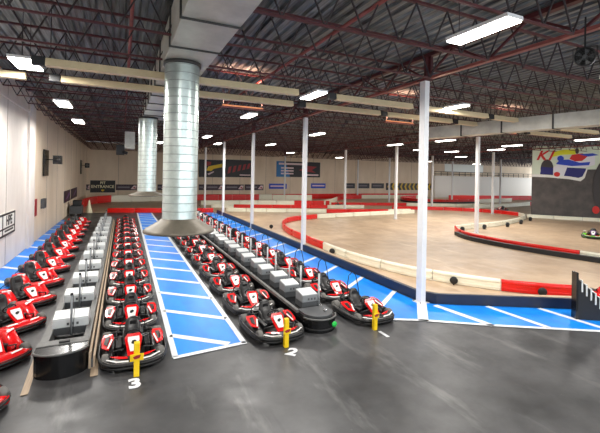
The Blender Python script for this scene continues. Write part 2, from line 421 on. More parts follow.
# second rectangular duct, right
t = thing('rectangular_duct', 'long grey rectangular duct above the track, to the right of the nearest column', 'duct', (0, 0, 6.45))
a = MB(); M = Matrix.Translation((16.0, 17.0, 0)) @ Matrix.Rotation(.18, 4, 'Z')
a.box((-.35, -16.5, 0), (.35, 0, .62), DUCT, M); a.build('duct_body', t)
for y in (-11, -8.9, -6.8, -4.6, -2.5):
    a = MB(); a.box((-.39, y, -.03), (.39, y+.06, .65), DUCTD, M); a.build('flange', t)
for y in (-12, -9.3, -7, -4, -1):
    a = MB(); a.box((-.3, y, .63), (-.27, y+.03, 1.94), DSTEEL, M); a.build('hanger', t)

# =========================================================== HEATERS (cream channels)
def heater(x0, x1, y, lab, z=6.85):
    t = thing('tube_heater', lab, 'heater', (x0, y, z), 0, 'cream tube heaters')
    L = x1-x0; a = MB()
    a.add([(0, -.12, 0), (0, -.07, .2), (0, .07, .2), (0, .12, 0), (L, -.12, 0), (L, -.07, .2), (L, .07, .2), (L, .12, 0)],
          [(0, 1, 2, 3), (7, 6, 5, 4), (0, 4, 5, 1), (1, 5, 6, 2), (2, 6, 7, 3), (3, 7, 4, 0)], CREAM); a.build('reflector', t)
    a = MB(); a.box((-.3, -.1, .0), (-.02, .1, .22), BLK); a.build('burner_box', t, bevel=.01)
    n = max(1, int(L/2.5))
    for i in range(n+1):
        x = min(L-.1, .1+i*(L-.2)/n)
        if .8 < x0+x < 2.3: continue
        a = MB(); a.tube([(x, 0, .19), (x, 0, 1.54)], .012, DSTEEL, 5); a.build('hanger_chain', t)
heater(-1.8, 5.25, 11.5, 'long cream tube heater of the front row, left of the bright lamp')
heater(6.7, 10.1, 11.5, 'cream tube heater right of the central lamp in the front row')
heater(10.9, 14.4, 11.6, 'cream tube heater of the front row behind the nearest column')
heater(14.9, 16.5, 11.7, 'cream tube heater of the front row, rightmost piece')
heater(-4.5, -2.6, 13.5, 'short cream tube heater butting the left wall')
heater(-1.7, 5.9, 13.4, 'long cream tube heater of the rear row, crossing the round duct')
heater(6.45, 10.0, 13.4, 'cream tube heater of the rear row, over the second column')
heater(10.45, 14.3, 13.5, 'cream tube heater of the rear row behind the nearest column')
heater(14.8, 16.1, 13.6, 'cream tube heater of the rear row, above the grey duct')
heater(20.4, 24.4, 12.4, 'cream tube heater beyond the grey duct, over the wall print')
heater(21.4, 25.4, 14.4, 'farther cream tube heater beyond the grey duct, over the wall print')
# orange glow bars added to light the roof trusses from below
proto = None
for x, y, z, lab in ((4.4, 14.95, 6.85, 'added orange glow bar near the lamp in the centre left'),
                  (12.4, 14.95, 6.85, 'added orange glow bar behind the nearest column'),
                  (20.2, 14.95, 6.85, 'added orange glow bar under the right hand duct')):
    t = thing('truss_glow_bar', lab, 'heater', (x, y, z), 0, 'added truss glow bars')
    a = MB(); a.box((-.9, -.08, .0), (.9, .08, .04), PIPE); a.build('tray', t)
    a = MB(); a.tube([(-.85, 0, .09), (.85, 0, .09)], .03, OGLOW, 8); a.build('glowing_tube', t)
    for sx in (-.8, .8):
        a = MB(); a.tube([(sx, 0, .04), (sx, 0, ZR-z)], .012, DSTEEL, 5); a.build('hanger_chain', t)
    ld = bpy.data.lights.new('truss_glow', 'AREA'); ld.shape = 'RECTANGLE'; ld.size = 1.7; ld.size_y = .1; ld.spread = 1.1; ld.energy = 34; ld.color = (1, .5, .34)  # added orange light aimed up at the truss
    lo = bpy.data.objects.new('truss_glow', ld); C.objects.link(lo); lo.parent = t; lo.location = (0, 0, .15); lo.rotation_euler = (PI, 0, 0)

# =========================================================== LAMPS
lamps = [(6.2, 5.15, .38, 1.35, 7.0, 'bright strip lamp nearest the camera, upper right of the picture'),
         (-2.4, 12.5, .58, 1.15, 7.05, 'square bright ceiling lamp at the upper left near the wall'),
         (-2.3, 18.85, .5, 1.6, 7.0, 'second ceiling lamp along the left wall'),
         (-2.3, 25.0, .5, 1.6, 7.0, 'third ceiling lamp along the left wall'),
         (5.85, 11.55, .36, 1.3, 6.9, 'bright strip lamp between the cream tube heaters'),
         (11.95, 11.3, .36, 1.5, 7.0, 'strip lamp just right of the nearest column'),
         (5.5, 17.7, .4, 1.4, 7.0, 'strip lamp beside the added orange glow bar at the centre left'),
         (5.85, 29.4, .4, 1.6, 7.0, 'small lamp right of the thick round duct'),
         (8.1, 35.6, .4, 1.6, 7.0, 'small lamp beside the fourth column'),
         (12.0, 23.0, .4, 1.6, 7.0, 'lamp close left of the second column'),
         (12.6, 33.5, .4, 1.6, 7.0, 'small lamp above the blue and black banner'),
         (19.2, 44, .4, 1.6, 7.0, 'tiny far lamp over the blue and black banner'),
         (3.2, 38, .4, 1.6, 7.0, 'tiny far lamp between the two round ducts'),
         (21.5, 26.5, .4, 1.6, 7.0, 'lamp seen across the column left of the nearest one'),
         (22.0, 21.3, .4, 1.6, 7.0, 'lamp right of the nearest column under the grey duct'),
         (27.3, 29.7, .4, 1.6, 7.0, 'faint lamp just right behind the nearest column'),
         (29.5, 21.3, .4, 1.6, 7.0, 'lamp left of the wall print'),
         (32.5, 25.1, .4, 1.6, 7.0, 'lamp seen across the column near the wall print'),
         (31.7, 29.8, .4, 1.6, 7.0, 'small lamp above the far railing'),
         (28.9, 15.2, .4, 1.6, 7.0, 'lamp hanging before the top of the wall print'),
         (12, 5.2, .4, 1.5, 7.0, 'strip lamp off to the right above the pit lane'),
         (18.5, 8, .4, 1.5, 7.0, 'strip lamp right of the grey duct'),
         (40, 36, .4, 1.6, 7.0, 'far lamp over the back of the track'),
         (48, 50, .4, 1.6, 7.0, 'far lamp over the white wall'),
         (30, 50, .4, 1.6, 7.0, 'far lamp over the oval track loop'),
         (62, 52, .4, 1.6, 7.0, 'farthest lamp near the railing'),
         (-.8, 4.5, .5, 1.5, 7.0, 'lamp just above the camera on the left'),
]
OFFV = {'strip lamp off to the right above the pit lane', 'strip lamp right of the grey duct', 'lamp just above the camera on the left'}
for x, y, w, l, z, lab in lamps:
    t = thing('ceiling_lamp', lab, 'lamp', (x, y, z), 0, 'strip lamps under the roof')
    a = MB(); a.box((-w/2-.02, -l/2-.02, .03), (w/2+.02, l/2+.02, .1), COL); a.build('housing', t)
    a = MB(); a.box((-w/2, -l/2, .0), (w/2, l/2, .03), GLOW); a.build('diffuser', t)
    for s in (-1, 1):
        a = MB(); a.tube([(0, s*l*.4, .1), (0, s*l*.4, ZR-z)], .008, DSTEEL, 5); a.build('hanger_wire', t)
    ld = bpy.data.lights.new('lamp_light', 'AREA'); ld.shape = 'RECTANGLE'; ld.size = w; ld.size_y = l; ld.energy = 165; ld.color = (1, .965, .92)
    lo = bpy.data.objects.new('lamp_light', ld); C.objects.link(lo); lo.parent = t; lo.location = (0, 0, -.02)

# =========================================================== KARTS
def ring(cx, cy, z, a, bb, n=28, e=2.6):
    out = []
    for k in range(n):
        t = 2*PI*k/n; c, s = math.cos(t), math.sin(t)
        out.append((cx+a*math.copysign(abs(c)**(2/e), c), cy+bb*math.copysign(abs(s)**(2/e), s), z))
    return out
def make_kart(kind, label, group):
    # front is -Y
    pod = {'red': KRED, 'black': KRED, 'green': KGRN}[kind]
    nosem = {'red': KRED, 'black': KBLK, 'green': KGRN}[kind]
    t = thing('go_kart', label, 'go-kart', (0, 0, 0), 0, group)
    # bumper all the way round
    a = MB()
    for z, r, g in ((.16, .028, 0), (.09, .028, -.01)): a.tube(ring(0, 0, z, .70+g, .95+g, 36, 3.2), r, BLK, 8, closed=True)
    a.tube(ring(0, 0, .205, .69, .94, 36, 3.2), .01, HUB if kind != 'red' else BLK, 5, closed=True)
    a.build('bumper', t)
    a = MB(); a.tube([(-.42, -.42, .14), (-.4, -.5, .3), (-.2, -.58, .36)], .016, BLK, 6); a.build('front_hoop', t)
    a = MB(); a.tube([(.42, -.42, .14), (.4, -.5, .3), (.2, -.58, .36)], .016, BLK, 6); a.build('front_hoop', t)
    a = MB(); a.prism([(-.38, -.8), (.38, -.8), (.42, .75), (-.42, .75)], .06, .085, KBLK)
    for s in (-1, 1): a.tube([(s*.3, -.82, .1), (s*.33, -.2, .1), (s*.4, .1, .1), (s*.42, .8, .1)], .02, HUB, 6)
    a.tube([(-.6, .6, .16), (.6, .6, .16)], .02, HUB, 6); a.tube([(-.58, -.56, .15), (.58, -.56, .15)], .016, HUB, 6)
    a.build('chassis', t)
    for sx in (-1, 1):
        for y, r, w in ((-.55, .145, .13), (.6, .16, .18)):
            M = Matrix.Translation((sx*.56, y, r)) @ Matrix.Rotation(PI/2, 4, 'Y')
            a = MB(); a.lathe([(r*.55, -w/2), (r*.9, -w/2), (r, -w*.3), (r, w*.3), (r*.9, w/2), (r*.55, w/2)], TYRE, 16, M=M); wh = a.build('wheel', t)
            a = MB(); a.lathe([(.02, w/2+.02), (r*.5, w/2+.012), (r*.52, -w/2-.012)], HUB, 12, M=M); a.build('hub', wh)
    # seat: bucket
    a = MB(); R = []
    for z, y, w, d in ((.10, .24, .17, .18), (.18, .24, .21, .24), (.3, .31, .21, .16), (.42, .36, .19, .09), (.53, .39, .185, .08), (.63, .41, .15, .07), (.67, .41, .08, .05)) if kind == 'red' else ((.10, .24, .17, .18), (.18, .24, .21, .24), (.3, .33, .21, .16), (.42, .42, .19, .09), (.53, .47, .17, .065), (.63, .5, .13, .05), (.67, .51, .06, .03)):
        R.append(ring(0, y, z*(1.18 if kind == 'red' and z > .3 else 1), w, d, 16, 3))
    a.loft(R, KBLK)
    for s in (-1, 1): a.loft([ring(s*.19, y, z, .035, .05, 8, 2) for y, z in ((.02, .14), (.12, .25), (.3, .36), (.4, .44))], KBLK)
    st = a.build('seat', t)
    a = MB(); a.box((-.07, .4 if kind != 'red' else .29, .5 if kind != 'red' else .6), (.07, .43 if kind != 'red' else .31, .6 if kind != 'red' else .7), BLK if kind != 'black' else KBLK, Matrix.Rotation(0, 4, 'X')); a.build('headrest_pad', st)
    # steering
    a = MB(); M = Matrix.Translation((0, -.12, .5)) @ Matrix.Rotation(math.radians(-55), 4, 'X')
    a.tube([M @ Vector(p) for p in ring(0, 0, 0, .15, .13, 18, 2)], .016, BLK, 6, closed=True)
    a.bar(M @ Vector((-.14, 0, 0)), M @ Vector((.14, 0, 0)), .05, .02, BLK)
    a.box((-.04, -.04, -.02), (.04, .04, .02), BLK, M); sw = a.build('steering_wheel', t)
    a = MB(); a.tube([(0, -.13, .48), (0, -.5, .14)], .014, HUB, 6); a.build('steering_column', sw)
    # front fairing (upright panel in front of the wheel)
    def sheet(pts, th, m, name, parent):
        a = MB(); n = len(pts)
        P = [Vector(p) for p in pts]; nrm = (P[1]-P[0]).cross(P[2]-P[0]).normalized()*th
        a.add(P+[p+nrm for p in P], [tuple(range(n))[::-1], tuple(range(n, 2*n))]+[(k, (k+1) % n, n+(k+1) % n, n+k) for k in range(n)], m)
        return a.build(name, parent, bevel=.006)
    fp = sheet([(-.11, -.74, .2), (.11, -.74, .2), (.15, -.5, .36), (.185, -.36, .5), (.13, -.3, .57), (-.13, -.3, .57), (-.185, -.36, .5), (-.15, -.5, .36)], -.02, KRED if kind != 'green' else PURP, 'front_fairing', t)
    sheet([(-.07, -.62, .295), (.07, -.62, .295), (.12, -.43, .455), (.115, -.37, .515), (-.115, -.37, .515), (-.12, -.43, .455)], .022, KWHT, 'number_plate', fp)
    sheet([(-.05, -.505, .425), (.0, -.52, .41), (.06, -.48, .445), (.03, -.45, .47), (-.03, -.46, .46)], .022, KBLK, 'logo', fp)
    # nose
    a = MB()
    def noser(y, w, z0, z1): return [(-w, y, z0), (-w*.98, y, z0+(z1-z0)*.6), (-w*.7, y, z1*.97), (0, y, z1), (w*.7, y, z1*.97), (w*.98, y, z0+(z1-z0)*.6), (w, y, z0)]
    if kind == 'red':
        a.loft([noser(-.9, .34, .1, .17), noser(-.85, .5, .1, .23), noser(-.78, .58, .1, .27), noser(-.7, .5, .12, .28)], nosem)
    else:
        a.loft([noser(-.9, .34, .1, .16), noser(-.85, .48, .1, .2), noser(-.78, .58, .1, .235), noser(-.72, .5, .12, .25)], nosem)
    ns = a.build('nose', t)
    for s in (-1, 1):
        if kind == 'red':
            sheet([(s*.14, -.83, .255), (s*.36, -.8, .262), (s*.4, -.76, .275), (s*.16, -.78, .275)][::s], .012, KWHT, 'white_stripe', ns)
        else:
            sheet([(s*.1, -.875, .2), (s*.34, -.85, .21), (s*.54, -.74, .245), (s*.52, -.72, .25), (s*.32, -.825, .225), (s*.1, -.85, .22)][::s], .012, KWHT, 'white_stripe', ns)
            sheet([(s*.12, -.8, .24), (s*.3, -.765, .247), (s*.46, -.66, .272), (s*.32, -.7, .272), (s*.12, -.755, .26)][::s], .012, KRED, 'red_stripe', ns)
    # side pods: dark tray with a coloured top panel that narrows to the front
    for s in (-1, 1):
        a = MB(); R = []
        rd = kind == 'red'
        for y, xi, xo, zt in ((-.4, .42, .56, .16), (-.3, .37, .64, .24), (0, .36, .665, .3), (.3, .37, .665, .3), (.46, .42, .6, .2)):
            if rd: zt += .2 if -.3 < y < .4 else .06; xo += .03; xi -= .05
            R.append([(s*xi, y, .09), (s*xi, y, zt*.85), (s*(xi+.07), y, zt), (s*(xo-.08), y, zt*.95), (s*xo, y, zt*.6), (s*xo, y, .09)])
        a.loft(R, pod if kind != 'black' else KBLK); p = a.build('side_pod', t)
        if kind == 'black':
            sheet([(s*.5, -.33, .26), (s*.64, -.2, .27), (s*.66, .1, .34), (s*.62, .27, .37), (s*.42, .2, .4), (s*.4, 0, .37)][::s], .02, pod, 'pod_panel', p)
            sheet([(s*.53, -.2, .305), (s*.6, -.1, .325), (s*.58, .12, .375), (s*.48, .1, .395)][::s], .014, KBLK, 'vent', p)
            sheet([(s*.42, -.06, .385), (s*.5, -.3, .29), (s*.53, -.28, .29), (s*.455, -.03, .39)][::s], .014, KWHT, 'white_stripe', p)
        else:
            sheet([(s*.4, -.14, .475), (s*.6, -.02, .475), (s*.6, .02, .48), (s*.4, -.09, .485)][::s], .03, KWHT, 'white_stripe', p)
    # battery boxes and rear motor cover
    for s in (-1, 1):
        a = MB(); a.box((s*.24-.0 if s > 0 else -.35, -.3, .085), (.35 if s > 0 else -.24, .36, .3), KBLK); a.build('battery_box', t, bevel=.015)
    a = MB(); a.box((-.34, .66, .1), (.34, .86, .27), KBLK); a.box((-.3, .7, .27), (.3, .82, .33), KBLK); a.build('motor_cover', t, bevel=.02)
    a = MB(); a.tube([(.3, .3, .3), (.33, .05, .36), (.2, -.1, .4), (.05, -.2, .42)], .012, HUB, 5); a.build('hose', t)
    a = MB(); a.tube([(-.28, .7, .34), (-.36, .4, .38), (-.34, .1, .33)], .014, BLK, 5); a.build('hose', t)
    a = MB(); a.tube([(-.3, .82, .15), (-.28, .72, .42), (-.12, .66, .56), (.12, .66, .56), (.28, .72, .42), (.3, .82, .15)], .014, BLK, 6); a.build('seat_brace', t)
    return t
blackp = redp = None
def put(kind, x, y, rz, lab, grp):
    global blackp, redp
    src = blackp if kind == 'black' else redp
    if src is None:
        o = make_kart(kind, lab, grp)
        if kind == 'black': blackp = o
        else: redp = o
    else: o = copy_tree(src)
    o.location = (x, y, 0); o.rotation_euler = (0, 0, rz); o['label'] = lab; o['group'] = grp
    return o
for k in range(13):
    y = 9.64+2.03*k
    put('black', .3+.002*(y-9), y, random.uniform(-.015, .015), '%s black and red kart in the row numbered 3, left of the blue wedge' % ORD[k], 'karts in the row numbered 3')
for k in range(9):
    y = 9.6+2.03*k
    put('black', 3.72, y, random.uniform(-.04, .04)+.03, '%s black and red kart in the row numbered 2, right of the blue wedge' % ORD[k], 'karts in the row numbered 2')
hoops = None
for k in range(15):
    y = 9.65+2.03*k
    o = put('black', 6.7, y, random.uniform(-.03, .03)+.02, '%s black and red kart in the row numbered 1, beside the blue lane' % ORD[k], 'karts in the row numbered 1')
    if hoops is None:
        a = MB(); a.tube([(-.18, .5, .35), (-.2, .52, .8), (-.15, .52, 1.08), (-.03, .5, 1.2), (.08, .48, 1.08), (.14, .45, .8), (.2, .4, .33)], .014, BLK, 6); h = hoops = a.build('cable_hoop', o)
    else: h = hoops.copy(); C.objects.link(h); h.parent = o
for k, y in enumerate((8.5, 10.5, 12.55, 14.6, 16.7, 18.85, 21.1, 23.3, 25.6, 27.9, 30.2, 32.5, 34.8)):
    put('red', -2.68-.016*(y-9), y, math.radians(39), '%s bright red kart parked at an angle along the left wall' % ORD[k], 'red karts along the left wall')
o = copy_tree(redp); o.location = (15.9, 7.3, 0); o.rotation_euler = (0, 0, -2.0); o['label'] = 'red kart behind the black stepped barrier end at the right edge'; o['group'] = 'karts on the track'
gk = make_kart('green', 'lime green and purple kart on the track at the right edge', 'karts on the track'); gk.location = (31.6, 16.2, 0); gk.rotation_euler = (0, 0, -1.1)

# =========================================================== CHARGING ISLANDS
def rounded_front(x0, x1, yf, yb, z0, z1, m, b, bulge=.35, n=14):
    pts = [(x1, yb), (x0, yb)]
    for i in range(n+1):
        u = i/n; x = x0+(x1-x0)*u; pts.append((x, yf+bulge*(1-math.sin(PI*u)**.6)))
    b.prism([(p[0], p[1]) for p in pts], z0, z1, m)
# left island
t = thing('charging_island', 'long grey charging island with a black tub front between red karts and row 3', 'charging island', (0, 0, 0))
a = MB(); a.box((-1.56, 9.72, 0), (-1.40, 34.5, .44), ISL); a.box((-.72, 9.72, 0), (-.59, 34.5, .44), ISL)
a.box((-1.40, 9.72, 0), (-.72, 34.5, .14), BOXD); a.build('frame', t)
for i in range(5):
    a = MB(); a.box((-1.39, 9.8+.13*i, .15), (-.73, 9.84+.13*i, .19), ISL); a.build('slat', t)
a = MB(); rounded_front(-1.56, -.6, 8.95, 9.71, 0, .5, GBLK, a, .28); fr = a.build('front_tub', t)
a = MB(); a.prism([(-1.56, 9.71), (-.6, 9.71), (-.6, 9.45), (-1.56, 9.45)], .5, .515, ISL); a.box((-1.16, 9.5, .515), (-.96, 9.58, .55), BLK); a.build('top_rim', fr)
a = MB(); pts = []
for i in range(15):
    u = i/14; x = -1.58+1.0*u; pts.append((x, 8.95+.28*(1-math.sin(PI*u)**.6)-.02, .5))
a.tube(pts, .022, ISL, 6); a.build('rim_strip', fr)
b = MB(); b.box((-.575, 9.2, 0), (-.53, 34.5, .34), WOOD); b.box((-.53, 9.2, 0), (-.49, 34.5, .2), BOXD); b.box((-.49, 9.2, 0), (-.45, 34.5, .26), WOOD)
tag(b.build('board_rail'), 'long tan board rail along the right side of the left charging island', 'rail')
# charger boxes
def make_charger(w, top, front, lab, grp):
    t = thing('charger', lab, 'charger', (0, 0, 0), 0, grp)
    a = MB(); a.box((-w/2, 0, 0), (w/2, .5, .16), BOXD); a.build('base', t)
    a = MB(); a.add([(-w/2, 0, .16), (w/2, 0, .16), (w/2, .5, .16), (-w/2, .5, .16), (-w/2, .0, .36), (w/2, .0, .36), (w/2, .5, .42), (-w/2, .5, .42)],
                    [(0, 3, 2, 1), (4, 5, 6, 7), (0, 1, 5, 4), (1, 2, 6, 5), (2, 3, 7, 6), (3, 0, 4, 7)], front); c = a.build('cabinet', t, bevel=.02)
    a = MB(); a.add([(-w/2+.01, .01, .362), (w/2-.01, .01, .362), (w/2-.01, .49, .422), (-w/2+.01, .49, .422), (-w/2+.01, .01, .382), (w/2-.01, .01, .382), (w/2-.01, .49, .442), (-w/2+.01, .49, .442)],
                    [(0, 3, 2, 1), (4, 5, 6, 7), (0, 1, 5, 4), (1, 2, 6, 5), (2, 3, 7, 6), (3, 0, 4, 7)], top); a.build('lid', c)
    for i in range(3):
        a = MB(); a.box((-.08+.1*i, -.008, .22), (-.03+.1*i, -.001, .28), BOXD); a.build('socket', c)
    return t
def pole_cable(t, x, y, h, m):
    a = MB(); a.tube([(x, y, .0), (x, y, h)], .028, m, 6); a.tube([(x, y, h), (x, y, h+.05)], .035, BLK, 6); p = a.build('pole', t)
    a = MB(); a.tube([(x+.03, y, h), (x+.06, y-.02, h*.6), (x+.05, y-.02, h*.3), (x+.02, y, .05)], .007, BOXD, 5); a.build('cable', p)
ch = make_charger(.76, BOXG, BOXG, 'x', 'chargers on the left island'); pole_cable(ch, .02, -.06, .95, BOXM)
for k in range(12):
    o = ch if k == 0 else copy_tree(ch)
    o.location = (-1.06, 10.62+2.0*k, .27); o['label'] = '%s light grey charger box with a pole on the left charging island' % ORD[k]
# right island
t = thing('charging_island', 'long black charging island with rounded front between rows 1 and 2', 'charging island', (0, 0, 0))
a = MB(); a.box((4.52, 9.72, 0), (5.46, 39, .36), GBLK); a.build('frame', t)
a = MB(); a.box((4.46, 9.6, .37), (4.55, 39, .45), ISL); a.build('edge_rail', t)
a = MB(); rounded_front(4.5, 5.48, 8.85, 9.719, 0, .36, GBLK, a, .38); fr = a.build('front_nose', t)
a = MB(); rounded_front(4.57, 5.42, 8.93, 9.719, .36, .43, BOXD, a, .36); a.build('top_deck', fr)
a = MB()
for z in (.37, .1):
    a.tube([(4.5+.98*i/14, 8.83+.38*(1-math.sin(PI*i/14)**.6), z) for i in range(15)], .022, ISL if z > .2 else BLK, 6)
a.build('rim_strip', fr)
a = MB(); a.lathe([(.01, 0), (.075, 0), (.075, .012), (.01, .012)], GRN, 20, M=Matrix.Translation((5.24, 8.83, .22)) @ Matrix.Rotation(PI/2, 4, 'X')); a.build('round_sticker', fr)
a = MB(); a.tube([(5.2, 9.3, .43), (5.2, 9.3, .49)], .05, CHROME, 12); a.build('lock_button', fr)
ch2 = make_charger(.5, BOXG, BOXM, 'x', 'chargers on the right island'); pole_cable(ch2, .33, .1, .95, BOXG)
for k in range(24):
    o = ch2 if k == 0 else copy_tree(ch2)
    o.location = (5.02-.08*(k % 2), 9.85+1.1*k, .362); o['label'] = '%s mid grey charger box with a pole on the right charging island' % ORD[k]

# bollards
proto = None
for n, x, y, lab in ((3, .34, 8.5, 'yellow bollard in front of the row numbered 3'), (2, 3.7, 8.52, 'yellow bollard in front of the row numbered 2'),
                     (1, 6.36, 8.55, 'yellow bollard in front of the row numbered 1')):
    t = thing('bollard', lab, 'bollard', (x, y, 0), 0, 'yellow row bollards')
    a = MB(); a.box((-.055, -.055, 0), (.055, .055, .7), YEL); a.build('post', t, bevel=.012)
    a = MB(); w = .09 if n != 3 else .13; a.box((-w, -.075, .34), (w, -.057, .48), YEL); sg = a.build('sign_plate', t, bevel=.006)
    a = MB(); a.prism([(-.075, .015), (-.01, .045), (.08, .05), (.05, -.015), (-.04, -.03)], 0, .006, BANR, Matrix.Translation((0, -.077, .41)) @ Matrix.Rotation(PI/2, 4, 'X')); a.build('emblem', sg)

# =========================================================== BARRIERS
def barrier(spec, lab, h=.46, seg=2.4, wheels=(), off=.0, posts=False):
    """spec: list of (points, colour); consecutive spans share end points"""
    t = thing('track_barrier', lab, 'barrier', (0, 0, 0))
    for pts, m in spec:
        P = smooth(pts, 8); d = [0]
        for i in range(1, len(P)): d.append(d[-1]+(P[i]-P[i-1]).length)
        L = d[-1]; n = max(1, round(L/seg))
        def at(s):
            s = min(max(s, 0), L-1e-6)
            for i in range(1, len(P)):
                if d[i] >= s: u = (s-d[i-1])/max(1e-6, d[i]-d[i-1]); return P[i-1].lerp(P[i], u)
            return P[-1]
        for i in range(n):
            s0, s1 = L*i/n+.02, L*(i+1)/n-.02; K = 7
            pp = [at(s0+(s1-s0)*k/(K-1)) for k in range(K)]
            a = MB()
            for z, r, hh in ((.115, .07, .1), (h-.11, .08, .105)):
                R = []
                for k in range(K):
                    dd = (pp[min(k+1, K-1)]-pp[max(k-1, 0)]).normalized(); nx, ny = -dd.y, dd.x
                    R.append([(pp[k].x+nx*r*math.cos(q*PI/4+PI/8), pp[k].y+ny*r*math.cos(q*PI/4+PI/8), z+hh*math.sin(q*PI/4+PI/8)) for q in range(8)])
                a.loft(R, m)
            # joining web
            path_box(a, [(p.x, p.y) for p in pp], .115, .03, h-.05, m)
            a.build('barrier_segment', t)
    for x, y in wheels:
        a = MB(); a.lathe([(.03, -.05), (.13, -.05), (.15, -.02), (.15, .02), (.13, .05), (.03, .05)], BLK, 16,
                          M=Matrix.Translation((x, y, .2)) @ Matrix.Rotation(.9, 4, 'Z') @ Matrix.Rotation(PI/2, 4, 'Y'))
        a.tube([(x, y, 0.02), (x, y, .2)], .03, BLK, 6); a.build('anchor_wheel', t)
    return t
A = [(14.75, 8.15), (14.65, 8.23), (14.55, 8.32), (13.78, 8.9), (12.96, 9.7), (11.9, 11.2), (11.05, 12.94), (10.45, 15.8), (10.45, 18.96), (10.6, 22.0),
     (10.95, 25.35), (12.1, 28.95), (14.03, 31.5), (17.32, 32.9), (21.42, 33.5), (27.68, 34.2), (31.07, 34.6)]
barrier([(A[:5], RED), (A[4:9], WHT), (A[8:14], RED), (A[13:], WHT)], 'nearest red and white barrier curving along the pit lane and looping back',
        wheels=((13.7, 8.6), (11.85, 10.9), (10.75, 14.4), (10.2, 17.57), (10.55, 27.6)))
Cc = [(23.2, 9.2), (22.4, 12.1), (21.95, 14.1), (21.75, 16.5), (21.95, 18.8), (22.8, 20.6), (24.1, 22.13), (26.12, 22.6), (30.18, 23.1), (34.98, 24.6), (39.2, 26.6), (41.3, 28.79),
      (41.5, 31.58), (39.8, 35.0), (36.0, 38.0), (31.5, 39.2)]
barrier([(Cc[:2], WHT), (Cc[1:7], RED), (Cc[6:12], WHT), (Cc[11:], RED)], 'hairpin barrier with red tip around the white column before the wall print', wheels=())
b = MB(); path_box(b, [(x-.35, y-.12) for x, y in smooth(Cc[:6], 6)], .3, 0, .28, BLK)
tag(b.build('rubber_kerb'), 'black rubber kerb at the outer foot of the hairpin barrier', 'kerb')
proto = None
for k, (x, y) in enumerate(((24.3, 21.6), (27.4, 22.1), (30.8, 22.5), (34.2, 23.6), (37.8, 25.1))):
    o = None
    if proto is None:
        t = thing('barrier_anchor', '', 'barrier anchor', (x, y, 0), 0, 'black barrier anchors inside the hairpin')
        a = MB(); a.box((-.12, -.12, 0), (.12, .12, .04), BLK); a.tube([(0, .1, .04), (0, .1, .4)], .05, BLK, 8); a.build('foot', t)
        a = MB(); a.lathe([(.03, -.05), (.2, -.05), (.2, .05), (.03, .05)], BLK, 14, M=Matrix.Translation((0, 0, .22)) @ Matrix.Rotation(PI/2, 4, 'X')); a.build('wheel', t)
        proto = o = t
    else: o = copy_tree(proto)
    o.location = (x, y, 0); o['label'] = '%s black wheeled barrier anchor inside the hairpin counted from its red tip' % (ORD[k] if k else 'first')
barrier([([(10.0, 46.9), (12.6, 46.1)], WHT), ([(12.6, 46.1), (18.0, 44.6), (24.1, 42.9)], RED), ([(24.1, 42.9), (29, 41.8)], WHT)], 'straight barrier in the middle distance, mostly red, behind the first columns')
barrier([([(10.6, 41.9), (13.5, 40.5), (21.0, 37.6)], WHT), ([(21.0, 37.6), (28.3, 35.9)], RED), ([(28.3, 35.9), (31.4, 35.6)], WHT)], 'white then red barrier just behind the nearest loop')
barrier([([(-1.3, 43.5), (4.1, 42.1), (9.0, 41.1)], RED)], 'straight red barrier closing the far end of the kart rows', h=.5)
barrier([([(-3.7, 46), (-4.0, 50.5), (-3.2, 55.5), (-1.3, 58.2)], RED), ([(-1.3, 58.2), (1.5, 58.8), (9, 59.5)], WHT)], 'curved red barrier under the pit entrance sign', h=1.0)
barrier([([(9.5, 60.4), (15, 60.2), (20.6, 59.8)], RED), ([(20.6, 59.8), (24, 58.5), (29, 57)], WHT)], 'far red barrier before the back banners', h=.95)
barrier([([(9.5, 51), (17, 50), (22, 48.7)], WHT), ([(22, 48.7), (27, 47.5)], RED)], 'pale far barrier with a red end, right of the third column', h=.65)
barrier([([(26, 47.2), (29.5, 51), (33, 55.5)], WHT), ([(33, 55.5), (36, 58.5), (41, 60)], RED), ([(41, 60), (48, 59.5), (54, 57.5)], WHT)], 'oval loop barrier in the far middle', h=.75)
barrier([([(27, 47), (31, 46.2), (38, 44)], RED), ([(38, 44), (46, 40.8), (50, 40.2)], WHT)], 'long low barrier closing the front of the oval loop')
barrier([([(56, 59), (48, 56.5), (44.5, 52.5), (44.5, 49.5)], RED), ([(44.5, 49.5), (48, 46.5), (56, 46.3)], RED), ([(56, 46.3), (66, 47.5)], WHT)], 'dark footed red hairpin inside the far oval', h=.7)
b = MB(); path_box(b, [(x-.4, y-.25) for x, y in smooth([(48, 56.5), (44.5, 52.5), (44.5, 49.5), (48, 46.5), (56, 46.3)], 6)], .3, 0, .3, BLK)
tag(b.build('rubber_kerb'), 'black rubber kerb around the far hairpin', 'kerb')
barrier([([(58, 55), (64, 53.5), (72, 52)], RED), ([(72, 52), (78, 51)], RED)], 'red barrier in front of the far white wall', h=.9)
barrier([([(46, 38), (52, 38.5), (60, 40)], WHT), ([(60, 40), (68, 41.5)], RED)], 'pale barrier left of the wall print with a red end', h=.6)
barrier([([(23, 60.2), (30, 60.8), (40, 61.2), (58, 61)], RED)], 'red barrier along the foot of the back wall banners', h=.95)
barrier([([(40.6, 27.4), (44.4, 22.7), (50, 15.5)], WHT)], 'white barrier along the foot of the big wall print', h=.4)

